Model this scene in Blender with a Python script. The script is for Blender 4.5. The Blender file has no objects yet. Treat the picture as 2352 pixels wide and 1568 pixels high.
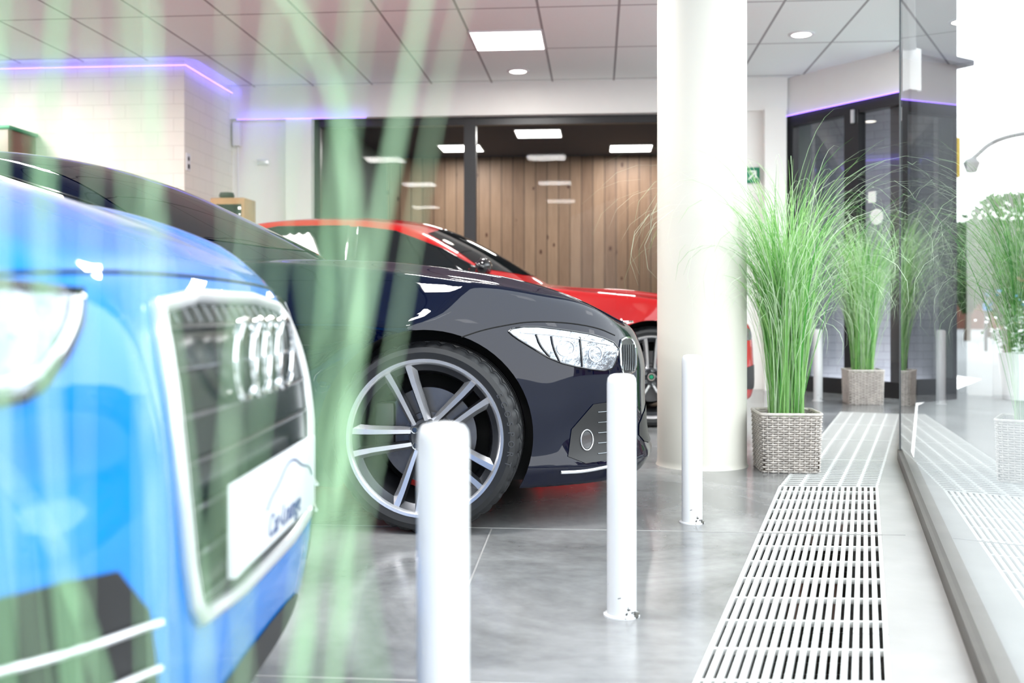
import bpy, bmesh, math, random
import numpy as np
from mathutils import Vector, Matrix
from mathutils.bvhtree import BVHTree

CAM=Vector((0,0,.77)); F=2352.0; HZ=712.0
RA=-0.0831
r_=Vector((math.cos(RA),math.sin(RA),0)); n_=Vector((-math.sin(RA),math.cos(RA),0))
def R(a,b,z=0.0): return r_*a+n_*b+Vector((0,0,z))
col=bpy.context.scene.collection

# ---------------------------------------------------------------- materials
def mat(name,c=(.8,.8,.8),rough=.5,metal=0.0,coat=0.0,emit=None,es=0.0,spec=None,noise=0.0,nscale=20,bump=0.0,alpha=None,trans=0.0):
    m=bpy.data.materials.new(name); m.use_nodes=True
    nt=m.node_tree; b=nt.nodes["Principled BSDF"]
    b.inputs["Base Color"].default_value=(*c,1); b.inputs["Roughness"].default_value=rough
    b.inputs["Metallic"].default_value=metal; b.inputs["Coat Weight"].default_value=coat
    b.inputs["Coat Roughness"].default_value=.01
    if trans: b.inputs["Transmission Weight"].default_value=trans
    if spec is not None: b.inputs["Specular IOR Level"].default_value=spec
    if emit:
        b.inputs["Emission Color"].default_value=(*emit,1); b.inputs["Emission Strength"].default_value=es
    if noise or bump:
        tc=nt.nodes.new("ShaderNodeTexCoord"); nz=nt.nodes.new("ShaderNodeTexNoise")
        nz.inputs["Scale"].default_value=nscale; nz.inputs["Detail"].default_value=6
        nt.links.new(tc.outputs["Object"],nz.inputs["Vector"])
        if noise:
            mx=nt.nodes.new("ShaderNodeMix"); mx.data_type='RGBA'
            mx.inputs[6].default_value=(*[max(0,x*(1-noise)) for x in c],1)
            mx.inputs[7].default_value=(*[min(1,x*(1+noise)) for x in c],1)
            nt.links.new(nz.outputs["Fac"],mx.inputs[0]); nt.links.new(mx.outputs[2],b.inputs["Base Color"])
        if bump:
            bp=nt.nodes.new("ShaderNodeBump"); bp.inputs["Strength"].default_value=bump; bp.inputs["Distance"].default_value=.01
            nt.links.new(nz.outputs["Fac"],bp.inputs["Height"]); nt.links.new(bp.outputs[0],b.inputs["Normal"])
    return m
class NT:
    def __init__(s,m): s.m=m; s.nt=m.node_tree; s.b=s.nt.nodes["Principled BSDF"]
    def n(s,t,**k):
        x=s.nt.nodes.new(t)
        for a,v in k.items(): setattr(x,a,v)
        return x
    def l(s,a,b): s.nt.links.new(a,b)
    def math(s,op,a,b=None):
        x=s.n("ShaderNodeMath",operation=op)
        for i,v in enumerate((a,b)):
            if v is None: continue
            if isinstance(v,(int,float)): x.inputs[i].default_value=v
            else: s.l(v,x.inputs[i])
        return x.outputs[0]
    def mix(s,f,a,b):
        x=s.n("ShaderNodeMix",data_type='RGBA')
        if isinstance(f,(int,float)): x.inputs[0].default_value=f
        else: s.l(f,x.inputs[0])
        for i,v in ((6,a),(7,b)):
            if isinstance(v,tuple): x.inputs[i].default_value=(*v,1)
            else: s.l(v,x.inputs[i])
        return x.outputs[2]

M={}
M['white_paint']=mat('white_wall_paint',(.87,.86,.83),.6,noise=.03,nscale=6)
M['rear_blocker']=mat('rear_unlit_tone',(.06,.06,.07),.6,noise=.6,nscale=1.2)  # dark tone stands in for the unlit showroom behind the camera
M['pillar']=mat('pillar_paint',(.60,.58,.52),.45,noise=.04,nscale=3,bump=.15)
M['bollard']=mat('bollard_paint',(.62,.63,.64),.3,coat=.2)
M['black_frame']=mat('black_aluminium',(.012,.012,.014),.35)
M['black_plastic']=mat('black_plastic',(.010,.010,.011),.45)
M['gloss_black']=mat('gloss_black',(.006,.006,.008),.08,coat=.5)
M['well']=mat('wheel_liner',(.003,.003,.004),.8)
M['chrome']=mat('chrome',(.66,.67,.69),.10,metal=1)
M['satin']=mat('satin_silver',(.78,.79,.81),.3,metal=.7)
M['slat']=mat('grille_slat_dark',(.18,.19,.20),.2,metal=.9)
M['rim_face']=mat('rim_machined',(.46,.46,.48),.25,metal=.8)
M['rim_lip']=mat('rim_lip_silver',(.68,.68,.70),.25,metal=.8)
M['rim_dark']=mat('rim_grey',(.04,.042,.048),.3,metal=.7)
M['disc']=mat('brake_disc_steel',(.16,.16,.17),.4,metal=1,noise=.1,nscale=60)
M['rubber']=mat('tire_rubber',(.007,.0075,.009),.5,noise=.3,nscale=30)
M['letter']=mat('tire_letter',(.04,.042,.048),.5)
M['navy']=mat('navy_car_paint',(.0006,.0016,.011),.4,metal=.0,coat=.75,spec=.0)
M['red']=mat('red_car_paint',(.34,.003,.004),.4,coat=.9,spec=.1)
M['blue']=mat('blue_car_paint',(.0,.175,.60),.4,metal=.0,coat=1,spec=.05)
M['glass_dark']=mat('tinted_car_glass',(.004,.006,.007),.02,spec=.6)
M['grille_glass']=mat('grille_black',(.003,.012,.009),.25)
M['seam']=mat('panel_gap',(.001,.001,.001),.9)
M['lamp']=mat('headlamp_reflector',(.26,.29,.33),.12,metal=.85,coat=1,noise=.7,nscale=26,bump=.8)
M['lamp_ring']=mat('headlamp_lens',(.9,.93,.96),.05,metal=.3,coat=1,emit=(.9,.95,1),es=.3)
M['plate']=mat('plate_white',(.70,.73,.76),.35)
M['ink']=mat('plate_ink',(.015,.05,.16),.4)
M['led']=mat('violet_led',(.3,.15,1),.5,emit=(.26,.15,1),es=4)
M['panel_em']=mat('light_diffuser',(1,1,1),.5,emit=(1,.98,.93),es=7)
M['down_em']=mat('downlight_lens',(1,1,1),.5,emit=(1,.93,.82),es=12)
M['grate']=mat('grate_metal',(.60,.60,.585),.35,metal=.1,noise=.05,nscale=8)
M['curb']=mat('curb_concrete',(.32,.31,.30),.4,noise=.2,nscale=7,bump=.05)
M['trench']=mat('trench_grime',(.09,.082,.075),.8,noise=.6,nscale=25,bump=.4)
M['sill']=mat('sill_profile',(.05,.042,.035),.5,noise=.3,nscale=12)
M['wicker']=mat('wicker_strand',(.46,.42,.385),.6,noise=.5,nscale=40)
M['soil']=mat('potting_soil',(.03,.02,.012),.9,noise=.4)
M['green_sign']=mat('green_sign',(.0,.22,.10),.4)
M['sign_white']=mat('sign_white',(.9,.9,.9),.4)
M['sign_red']=mat('badge_red',(.6,.01,.01),.3)
M['cable']=mat('white_plastic',(.8,.8,.82),.4)
M['box_wood']=mat('box_wood',(.42,.22,.08),.45,noise=.25,nscale=9)
M['brown']=mat('dark_frame',(.12,.04,.02),.4,noise=.3)
M['dark_ceiling']=mat('dark_ceiling',(.04,.042,.06),.7)
M['dark_green']=mat('dark_side_wall',(.07,.10,.09),.6,noise=.2,nscale=5)
M['asphalt']=mat('street_paving',(.26,.265,.265),.8,noise=.12,nscale=3)
M['brickred']=mat('house_brick',(.15,.07,.05),.8,noise=.2,nscale=6)
M['brickpale']=mat('house_render',(.24,.20,.17),.8,noise=.1,nscale=3)
M['roof']=mat('roof_tile',(.07,.045,.04),.7,noise=.25,nscale=10)
M['housewin']=mat('house_window',(.02,.022,.025),.1)
M['steel']=mat('lamp_pole',(.08,.085,.09),.4,metal=.6)
M['bark']=mat('bark',(.06,.04,.025),.9,noise=.3)
M['yellow']=mat('yellow_sign',(.45,.30,.02),.5)
M['blue_sign']=mat('blue_banner',(.05,.18,.40),.5)
M['paper']=mat('paper',(.85,.85,.85),.6)
M['ext_dark']=mat('facade_stone',(.04,.043,.05),.4,noise=.3,nscale=3)

def leafmat(name,c1,c2,tr=.45):
    m=bpy.data.materials.new(name); m.use_nodes=True; q=NT(m); nt=m.node_tree
    g=q.n("ShaderNodeNewGeometry"); cr=q.n("ShaderNodeValToRGB")
    cr.color_ramp.elements[0].color=(*c1,1); cr.color_ramp.elements[1].color=(*c2,1)
    q.l(g.outputs["Random Per Island"],cr.inputs[0]); q.l(cr.outputs[0],q.b.inputs["Base Color"])
    q.b.inputs["Roughness"].default_value=.4
    t=q.n("ShaderNodeBsdfTranslucent"); q.l(cr.outputs[0],t.inputs[0])
    ms=q.n("ShaderNodeMixShader"); ms.inputs[0].default_value=tr
    q.l(q.b.outputs[0],ms.inputs[1]); q.l(t.outputs[0],ms.inputs[2])
    q.l(ms.outputs[0],nt.nodes["Material Output"].inputs[0]); return m
M['leaf']=leafmat('grass_blade',(.08,.32,.05),(.44,.72,.28))
M['leaf2']=leafmat('grass_wisp',(.42,.62,.34),(.74,.86,.66))
M['leafnear']=leafmat('grass_blade_pale',(.28,.52,.28),(.50,.72,.47),.45)
M['tree']=leafmat('tree_leaf',(.012,.06,.012),(.07,.16,.045))

def glassmat(name,tint=(1,1,1),r0=.03,pw=6.0,mx=1.0):
    m=bpy.data.materials.new(name); m.use_nodes=True; nt=m.node_tree
    nt.nodes.remove(nt.nodes["Principled BSDF"]); out=nt.nodes["Material Output"]
    N=lambda t:nt.nodes.new(t); L=nt.links.new
    ge=N("ShaderNodeNewGeometry"); dp=N("ShaderNodeVectorMath"); dp.operation='DOT_PRODUCT'; L(ge.outputs["Normal"],dp.inputs[0]); L(ge.outputs["Incoming"],dp.inputs[1])
    def mt(op,a,b=None):
        x=N("ShaderNodeMath"); x.operation=op
        for i,v in enumerate((a,b)):
            if v is None: continue
            if isinstance(v,(int,float)): x.inputs[i].default_value=v
            else: L(v,x.inputs[i])
        return x.outputs[0]
    c=mt('ABSOLUTE',dp.outputs["Value"]); s=mt('POWER',mt('SUBTRACT',1.0,c),pw); f=mt('ADD',mt('MULTIPLY',s,(mx-r0)),r0)
    g=N("ShaderNodeBsdfGlossy"); g.inputs["Roughness"].default_value=.0
    t=N("ShaderNodeBsdfTransparent"); t.inputs[0].default_value=(*tint,1)
    ms=N("ShaderNodeMixShader"); L(f,ms.inputs[0]); L(t.outputs[0],ms.inputs[1]); L(g.outputs[0],ms.inputs[2]); L(ms.outputs[0],out.inputs[0])
    return m
M['shopglass']=glassmat('shop_glass',(.97,.99,.98),.04,6.0)
M['partglass']=glassmat('partition_glass',(.88,.88,.88),.010,5.0)
M['doorglass']=glassmat('door_glass',(.8,.82,.85),.14,5.0)

def concrete():
    m=mat('polished_concrete',(.2,.2,.2),.25); q=NT(m)
    tc=q.n("ShaderNodeTexCoord"); a=q.n("ShaderNodeTexNoise"); a.inputs["Scale"].default_value=1.2; a.inputs["Detail"].default_value=10; a.inputs["Roughness"].default_value=.6; a.inputs["Distortion"].default_value=.9
    b=q.n("ShaderNodeTexNoise"); b.inputs["Scale"].default_value=22; b.inputs["Detail"].default_value=5
    q.l(tc.outputs["Object"],a.inputs["Vector"]); q.l(tc.outputs["Object"],b.inputs["Vector"])
    cr=q.n("ShaderNodeValToRGB"); e=cr.color_ramp.elements; e[0].position=.36; e[0].color=(.06,.058,.064,1); e[1].position=.66; e[1].color=(.27,.265,.265,1)
    q.l(a.outputs["Fac"],cr.inputs[0]); c=q.mix(.12,cr.outputs[0],b.outputs["Color"])
    bw=q.n("ShaderNodeRGBToBW"); q.l(c,bw.inputs[0])
    q.l(bw.outputs[0],q.b.inputs["Base Color"])
    ro=q.n("ShaderNodeMapRange"); ro.inputs[3].default_value=.12; ro.inputs[4].default_value=.26; q.l(a.outputs["Fac"],ro.inputs[0]); q.l(ro.outputs[0],q.b.inputs["Roughness"])
    q.b.inputs["Specular IOR Level"].default_value=.6
    return m
M['concrete']=concrete()
def ceilmat():
    m=mat('ceiling_tile',(.8,.8,.8),.8); q=NT(m); tc=q.n("ShaderNodeTexCoord"); s=q.n("ShaderNodeSeparateXYZ"); q.l(tc.outputs["Object"],s.inputs[0])
    fx=q.math('FRACT',q.math('DIVIDE',q.math('ADD',s.outputs[0],60.44+.009),.6))
    fy=q.math('FRACT',q.math('DIVIDE',q.math('ADD',s.outputs[1],60-8.8+.009),1.2))
    l=q.math('MAXIMUM',q.math('LESS_THAN',fx,.032),q.math('LESS_THAN',fy,.016))
    nz=q.n("ShaderNodeTexNoise"); nz.inputs["Scale"].default_value=90; q.l(tc.outputs["Object"],nz.inputs["Vector"])
    base=q.mix(nz.outputs["Fac"],(.85,.90,.885),(.93,.98,.965))
    q.l(q.mix(l,base,(.34,.34,.345)),q.b.inputs["Base Color"]); return m
M['ceiling']=ceilmat()
def brickmat(name,c1,c2,mo,sc=4.0):
    m=mat(name,c1,.55); q=NT(m); tc=q.n("ShaderNodeTexCoord"); s=q.n("ShaderNodeSeparateXYZ"); q.l(tc.outputs["Object"],s.inputs[0])
    cb=q.n("ShaderNodeCombineXYZ"); q.l(q.math('ADD',s.outputs[0],s.outputs[1]),cb.inputs[0]); q.l(s.outputs[2],cb.inputs[1])
    b=q.n("ShaderNodeTexBrick"); b.inputs["Scale"].default_value=sc; b.inputs["Color1"].default_value=(*c1,1); b.inputs["Color2"].default_value=(*c2,1); b.inputs["Mortar"].default_value=(*mo,1)
    b.inputs["Mortar Size"].default_value=.014; b.inputs["Brick Width"].default_value=1.2; b.inputs["Row Height"].default_value=.5
    q.l(cb.outputs[0],b.inputs["Vector"]); q.l(b.outputs[0],q.b.inputs["Base Color"])
    bp=q.n("ShaderNodeBump"); bp.invert=True; bp.inputs["Strength"].default_value=.4; bp.inputs["Distance"].default_value=.01; q.l(b.outputs["Fac"],bp.inputs["Height"]); q.l(bp.outputs[0],q.b.inputs["Normal"]); return m
M['brick']=brickmat('painted_brick',(.82,.77,.69),(.84,.79,.72),(.72,.67,.60))
M['vest']=brickmat('vestibule_brick',(.34,.35,.39),(.38,.39,.43),(.18,.18,.21),6)
def woodmat():
    m=mat('larch_planks',(.4,.2,.1),.5); q=NT(m); tc=q.n("ShaderNodeTexCoord"); s=q.n("ShaderNodeSeparateXYZ"); q.l(tc.outputs["Object"],s.inputs[0])
    v=q.math('DIVIDE',s.outputs[0],.17); idx=q.math('FLOOR',v); fr=q.math('FRACT',v)
    wn=q.n("ShaderNodeTexWhiteNoise",noise_dimensions='1D'); q.l(idx,wn.inputs["W"])
    cb=q.n("ShaderNodeCombineXYZ"); q.l(q.math('MULTIPLY',s.outputs[0],9),cb.inputs[0]); q.l(q.math('MULTIPLY',s.outputs[2],.9),cb.inputs[1]); q.l(q.math('MULTIPLY',idx,3.7),cb.inputs[2])
    nz=q.n("ShaderNodeTexNoise"); nz.inputs["Scale"].default_value=3; nz.inputs["Detail"].default_value=6; nz.inputs["Distortion"].default_value=.8; q.l(cb.outputs[0],nz.inputs["Vector"])
    a=q.mix(wn.outputs["Value"],(.20,.115,.07),(.42,.275,.175)); b=q.mix(nz.outputs["Fac"],(.14,.075,.04),(.52,.35,.235)); c=q.mix(.45,a,b)
    kn=q.n("ShaderNodeTexVoronoi"); kn.inputs["Scale"].default_value=2.3
    cb2=q.n("ShaderNodeCombineXYZ"); q.l(q.math('MULTIPLY',s.outputs[0],2.0),cb2.inputs[0]); q.l(s.outputs[2],cb2.inputs[1]); q.l(idx,cb2.inputs[2]); q.l(cb2.outputs[0],kn.inputs["Vector"])
    c=q.mix(q.math('LESS_THAN',kn.outputs["Distance"],.09),c,(.10,.04,.02))
    ln=q.math('LESS_THAN',fr,.07); q.l(q.mix(ln,c,(.07,.042,.027)),q.b.inputs["Base Color"]); return m
M['wood']=woodmat()
q=NT(M['bollard']); tc=q.n("ShaderNodeTexCoord"); s=q.n("ShaderNodeSeparateXYZ"); q.l(tc.outputs["Object"],s.inputs[0])
nz=q.n("ShaderNodeTexNoise"); nz.inputs["Scale"].default_value=38; nz.inputs["Detail"].default_value=4; q.l(tc.outputs["Object"],nz.inputs["Vector"])
k=q.math('GREATER_THAN',q.math('SUBTRACT',nz.outputs["Fac"],q.math('MULTIPLY',s.outputs[2],1.6)),.60)
q.l(q.mix(k,(.62,.63,.64),(.03,.027,.024)),q.b.inputs["Base Color"])

# ---------------------------------------------------------------- mesh helpers
def obj(name,verts,faces,mt=None,parent=None,smooth=False,loc=None,rotz=0.0,ang=40,label=None,cat=None,kind=None,group=None,fm=None):
    me=bpy.data.meshes.new(name); me.from_pydata([tuple(v) for v in verts],[],faces); me.update()
    if mt is not None:
        for x in (mt if isinstance(mt,list) else [mt]): me.materials.append(x)
    if fm is not None: me.polygons.foreach_set('material_index',fm)
    if smooth:
        me.polygons.foreach_set('use_smooth',[True]*len(me.polygons)); me.set_sharp_from_angle(angle=math.radians(ang))
    o=bpy.data.objects.new(name,me); col.objects.link(o)
    if parent: o.parent=parent
    if loc is not None: o.location=loc
    o.rotation_euler[2]=rotz
    tag(o,label,cat,kind,group); return o
def tag(o,label=None,cat=None,kind=None,group=None):
    if label:o["label"]=label
    if cat:o["category"]=cat
    if kind:o["kind"]=kind
    if group:o["group"]=group
def empty(name,loc=(0,0,0),rotz=0,**k):
    o=bpy.data.objects.new(name,None); o.empty_display_size=.1; col.objects.link(o); o.location=loc; o.rotation_euler[2]=rotz; tag(o,**k); return o
def merge(*ps):
    V=[];Fc=[]
    for v,f in ps:
        o=len(V); V+=list(v); Fc+=[tuple(i+o for i in q) for q in f]
    return V,Fc
def box(x0,x1,y0,y1,z0,z1,bev=0.0):
    if not bev:
        v=[(x0,y0,z0),(x1,y0,z0),(x1,y1,z0),(x0,y1,z0),(x0,y0,z1),(x1,y0,z1),(x1,y1,z1),(x0,y1,z1)]
        f=[(0,3,2,1),(4,5,6,7),(0,1,5,4),(1,2,6,5),(2,3,7,6),(3,0,4,7)]; return v,f
    bm=bmesh.new(); v,f=box(x0,x1,y0,y1,z0,z1); vs=[bm.verts.new(p) for p in v]
    for q in f: bm.faces.new([vs[i] for i in q])
    bmesh.ops.bevel(bm,geom=bm.edges[:],offset=bev,segments=2,profile=.5,affect='EDGES')
    bm.verts.index_update(); rv=[tuple(v.co) for v in bm.verts]; rf=[tuple(v.index for v in q.verts) for q in bm.faces]; bm.free(); return rv,rf
def beam(A,B,w,h,up=Vector((0,0,1))):
    A=Vector(A);B=Vector(B); d=(B-A).normalized(); s=d.cross(up).normalized()*w/2; u=s.cross(d).normalized()*h/2
    v=[A-s-u,A+s-u,A+s+u,A-s+u,B-s-u,B+s-u,B+s+u,B-s+u]
    return v,[(0,1,2,3),(7,6,5,4),(0,4,5,1),(1,5,6,2),(2,6,7,3),(3,7,4,0)]
def tube(pts,rad,sides=6,closed=False,radf=None):
    pts=[Vector(p) for p in pts]; N=len(pts); V=[];Fc=[]; up=None
    for i,p in enumerate(pts):
        a=pts[(i-1)%N] if (closed or i>0) else p; b=pts[(i+1)%N] if (closed or i<N-1) else p
        t=(b-a).normalized() if (b-a).length>1e-9 else Vector((0,0,1))
        if up is None:
            up=Vector((0,0,1)) if abs(t.z)<.9 else Vector((1,0,0))
        s=t.cross(up)
        if s.length<1e-6: s=t.orthogonal()
        s.normalize(); u=s.cross(t).normalized(); up=u
        rr=rad*(radf(i/(N-1)) if radf else 1)
        for k in range(sides):
            an=2*math.pi*k/sides; V.append(p+s*math.cos(an)*rr+u*math.sin(an)*rr)
    for i in range(N if closed else N-1):
        j=(i+1)%N
        for k in range(sides):
            k2=(k+1)%sides; Fc.append((i*sides+k,i*sides+k2,j*sides+k2,j*sides+k))
    if not closed:
        Fc.append(tuple(range(sides-1,-1,-1))); Fc.append(tuple((N-1)*sides+k for k in range(sides)))
    return V,Fc
def lathe(prof,seg=64,axis='Y',rmod=None,closed=False):
    V=[];Fc=[];n=len(prof)
    for i in range(seg):
        a=2*math.pi*i/seg
        for j,(rr,h) in enumerate(prof):
            if rmod: rr=rmod(i,j,rr)
            V.append((rr*math.cos(a),h,rr*math.sin(a)) if axis=='Y' else (rr*math.cos(a),rr*math.sin(a),h))
    for i in range(seg):
        i2=(i+1)%seg
        for j in range(n if closed else n-1):
            j2=(j+1)%n
            q=(i*n+j,i*n+j2,i2*n+j2,i2*n+j) if axis=='Y' else (i*n+j,i2*n+j,i2*n+j2,i*n+j2)
            Fc.append(q)
    return V,Fc
def obox(name,p0,p1,th,z0,z1,mt,**k):
    p0=Vector((*p0,0));p1=Vector((*p1,0)); d=p1-p0; L=d.length; a=math.atan2(d.y,d.x)
    v,f=box(0,L,0,th,0,z1-z0); return obj(name,v,f,mt,loc=(p0.x,p0.y,z0),rotz=a,**k)
def rbox(name,a0,a1,b0,b1,z0,z1,mt,bev=0,**k):
    v,f=box(0,a1-a0,0,b1-b0,0,z1-z0,bev); return obj(name,v,f,mt,loc=R(a0,b0,z0),rotz=RA,**k)
def textmesh(s,size,depth=.001,shear=0):
    cu=bpy.data.curves.new('t','FONT'); cu.body=s; cu.size=size; cu.extrude=depth; cu.align_x='CENTER'; cu.align_y='CENTER'; cu.shear=shear
    o=bpy.data.objects.new('t',cu); col.objects.link(o); bpy.context.view_layer.update()
    me=bpy.data.meshes.new_from_object(o); V=[v.co.copy() for v in me.vertices]; Fc=[tuple(p.vertices) for p in me.polygons]
    bpy.data.objects.remove(o); bpy.data.curves.remove(cu); bpy.data.meshes.remove(me); return V,Fc
def xf(vf,Mx): return [Mx@Vector(v) for v in vf[0]],vf[1]
def chaikin(p,it=2,closed=True):
    p=[Vector(q) for q in p]
    for _ in range(it):
        o=[]
        N=len(p)
        for i in range(N if closed else N-1):
            a=p[i];b=p[(i+1)%N]; o+=[a*.75+b*.25,a*.25+b*.75]
        if not closed: o=[p[0]]+o+[p[-1]]
        p=o
    return p
def dens(p,n=6,closed=True):
    p=[Vector(q) for q in p];o=[]
    for i in range(len(p) if closed else len(p)-1):
        a=p[i];b=p[(i+1)%len(p)]
        for k in range(n): o.append(a.lerp(b,k/n))
    if not closed:o.append(p[-1])
    return o
def sm(xs,ys):
    xs=np.array(xs,float);ys=np.array(ys,float); m=np.gradient(ys,xs); d=np.diff(ys)/np.diff(xs)
    for i in range(1,len(xs)-1):
        m[i]=0 if d[i-1]*d[i]<0 else m[i]
    X=np.linspace(xs[0],xs[-1],900); i=np.clip(np.searchsorted(xs,X)-1,0,len(xs)-2); h=xs[i+1]-xs[i]; t=(X-xs[i])/h
    Y=(2*t**3-3*t**2+1)*ys[i]+(t**3-2*t**2+t)*h*m[i]+(-2*t**3+3*t**2)*ys[i+1]+(t**3-t**2)*h*m[i+1]
    return lambda q: np.interp(q,X,Y)
def smax(a,b,k):
    h=np.clip(.5+.5*(a-b)/k,0,1); return b*(1-h)+a*h+k*h*(1-h)
def shell(f,x0,x1,yh,z0,z1,a0,a1,zc,nx,ny,nz):
    bm={};V=[];Fc=[]
    def vid(p):
        k=(round(p[0],5),round(p[1],5),round(p[2],5))
        if k not in bm: bm[k]=len(V);V.append(p)
        return bm[k]
    X=np.linspace(x0,x1,nx+1);Y=np.linspace(-yh,yh,ny+1);Z=np.linspace(z0,z1,nz+1)
    def face(A,B,fn,flip):
        for i in range(len(A)-1):
            for j in range(len(B)-1):
                q=[vid(fn(A[i],B[j])),vid(fn(A[i+1],B[j])),vid(fn(A[i+1],B[j+1])),vid(fn(A[i],B[j+1]))]
                Fc.append(tuple(q[::-1] if flip else q))
    face(X,Y,lambda a,b:(a,b,z1),False); face(X,Y,lambda a,b:(a,b,z0),True)
    face(X,Z,lambda a,b:(a,-yh,b),False); face(X,Z,lambda a,b:(a,yh,b),True)
    face(Y,Z,lambda a,b:(x1,a,b),False); face(Y,Z,lambda a,b:(x0,a,b),True)
    P=np.array(V); C=np.stack([np.clip(P[:,0],a0,a1),np.zeros(len(P)),np.full(len(P),zc)],1); D=P-C
    lo=np.zeros(len(P));hi=np.full(len(P),1.6)
    for _ in range(32):
        mid=(lo+hi)/2; Q=C+D*mid[:,None]; ins=f(Q[:,0],Q[:,1],Q[:,2])<0
        lo=np.where(ins,mid,lo);hi=np.where(ins,hi,mid)
    Q=C+D*lo[:,None]; return [tuple(q) for q in Q],Fc
def drape(bvh,outline,ray,off,L):
    b=bmesh.new(); vs=[b.verts.new((p[0],p[1],0)) for p in outline]; b.faces.new(vs); bmesh.ops.triangulate(b,faces=b.faces[:])
    for _ in range(7):
        e=[e for e in b.edges if e.calc_length()>L]
        if not e: break
        bmesh.ops.subdivide_edges(b,edges=e,cuts=1); bmesh.ops.triangulate(b,faces=[f for f in b.faces if len(f.verts)>3])
    b.verts.index_update(); V=[];N=[];ld=1.0
    for v in b.verts:
        o,d=ray(v.co.x,v.co.y); h=bvh.ray_cast(o,d)
        if h[0] is None: h=bvh.find_nearest(o+d*ld)
        else: ld=h[3]
        nn=h[1]; nn=nn if nn.dot(d)<0 else -nn
        V.append(h[0]+nn*off);N.append(nn)
    Fc=[]
    for f in b.faces:
        i=[v.index for v in f.verts]; c=(V[i[1]]-V[i[0]]).cross(V[i[2]]-V[i[0]])
        if c.dot(N[i[0]])<0:i=i[::-1]
        Fc.append(tuple(i))
    b.free(); return V,Fc
def trace(bvh,pts,ray,off):
    out=[];ld=1.0
    for p in pts:
        o,d=ray(p[0],p[1]); h=bvh.ray_cast(o,d)
        if h[0] is None: h=bvh.find_nearest(o+d*ld)
        else: ld=h[3]
        nn=h[1] if h[1].dot(d)<0 else -h[1]; out.append(h[0]+nn*off)
    return out
def mir(vf): return [Vector((v[0],-v[1],v[2])) for v in vf[0]],[tuple(f[::-1]) for f in vf[1]]

# ---------------------------------------------------------------- wheels
def wheel_parts(style):
    P={}
    prof=[(.262,-.105),(.272,-.116),(.295,-.121),(.312,-.116),(.322,-.104),(.3275,-.092),(.3275,-.088),(.331,-.082),(.331,-.05),(.322,-.048),(.322,-.040),(.331,-.038),(.331,-.004),(.322,-.003),(.322,.003),(.331,.004),(.331,.04),(.322,.041),(.322,.048),(.331,.05),(.331,.082),(.322,.104),(.295,.12),(.262,.105)]
    def rm(i,j,q):
        if 4<=j<=8 and i%4==0: return q-.006
        return q
    P['tire']=(lathe(prof,160,'Y',rm),M['rubber'])
    lip=[(.248,-.088),(.254,-.108),(.262,-.117),(.272,-.119),(.2745,-.110),(.262,-.10)]
    bar=[(.255,-.108),(.240,-.092),(.232,-.085),(.226,-.06),(.215,.0),(.21,.09)]
    bv=lathe(bar,96); lp=lathe(lip,96)
    V=[];Fc=[];fm=[]
    for k in range(5):
        th=math.radians((112 if style==0 else 90)+72*k)
        er=Vector((math.cos(th),0,math.sin(th))); et=Vector((-math.sin(th),0,math.cos(th)))
        for s in (-1,1):
            secs=[(.030,.018,.017,-.072,.034),(.075,.0215,.0195,-.080,.032),(.13,.025,.0215,-.088,.030),(.19,.029,.0240,-.096,.026),(.235,.034,.0275,-.103,.022),(.262,.038,.032,-.109,.016)]
            base=len(V)
            for (q,o,w,y,t) in secs:
                c=er*q+et*(s*o)
                a=[c+et*(s*w)+Vector((0,y+.016,0)),c+et*(s*w*.45)+Vector((0,y,0)),c+et*(-s*w*.25)+Vector((0,y,0)),c+et*(-s*w*.50)+Vector((0,y+.016,0)),c+et*(-s*w*.55)+Vector((0,y+t,0)),c+et*(s*w)+Vector((0,y+t,0))]
                V.extend(a)
            for i in range(len(secs)-1):
                for j in range(6):
                    j2=(j+1)%6; q_=(base+i*6+j,base+i*6+j2,base+i*6+6+j2,base+i*6+6+j); Fc.append(q_ if s<0 else q_[::-1]); fm.append({0:0,1:2}.get(j,1))
            q_=tuple(base+j for j in range(6)); Fc.append(q_ if s>0 else q_[::-1]); fm.append(1); e=base+(len(secs)-1)*6; q_=tuple(e+j for j in range(6)); Fc.append(q_ if s<0 else q_[::-1]); fm.append(1)
    vf=merge((V,Fc),lp,bv); P['wheel']=(vf,fm+[2]*len(lp[1])+[1]*len(bv[1]))
    P['hub']=(lathe([(.0,-.074),(.034,-.074),(.052,-.078),(.062,-.074),(.066,-.04)],48),M['rim_dark'])
    P['hub_cap']=(lathe([(.0,-.088),(.020,-.088),(.029,-.086),(.031,-.074)],40),M['gloss_black'] )
    P['wheel_bolt']=(lathe([(0,-.082),(.008,-.082),(.010,-.0795),(.0135,-.081),(.014,-.070)],14),M['slat'])
    P['brake_disc']=(lathe([(.06,-.035),(.085,-.035),(.088,-.012),(.168,-.012),(.170,.012),(.06,.012)],64),M['disc'])
    v,f=box(-.035,.035,-.035,.035,-.085,.085,.012); P['brake_caliper']=(([Vector(q)+Vector((.155 if style==1 else -.155,0,.03)) for q in v],f),M['black_plastic'] if style==0 else M['sign_red'])
    return P
WM={}
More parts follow.
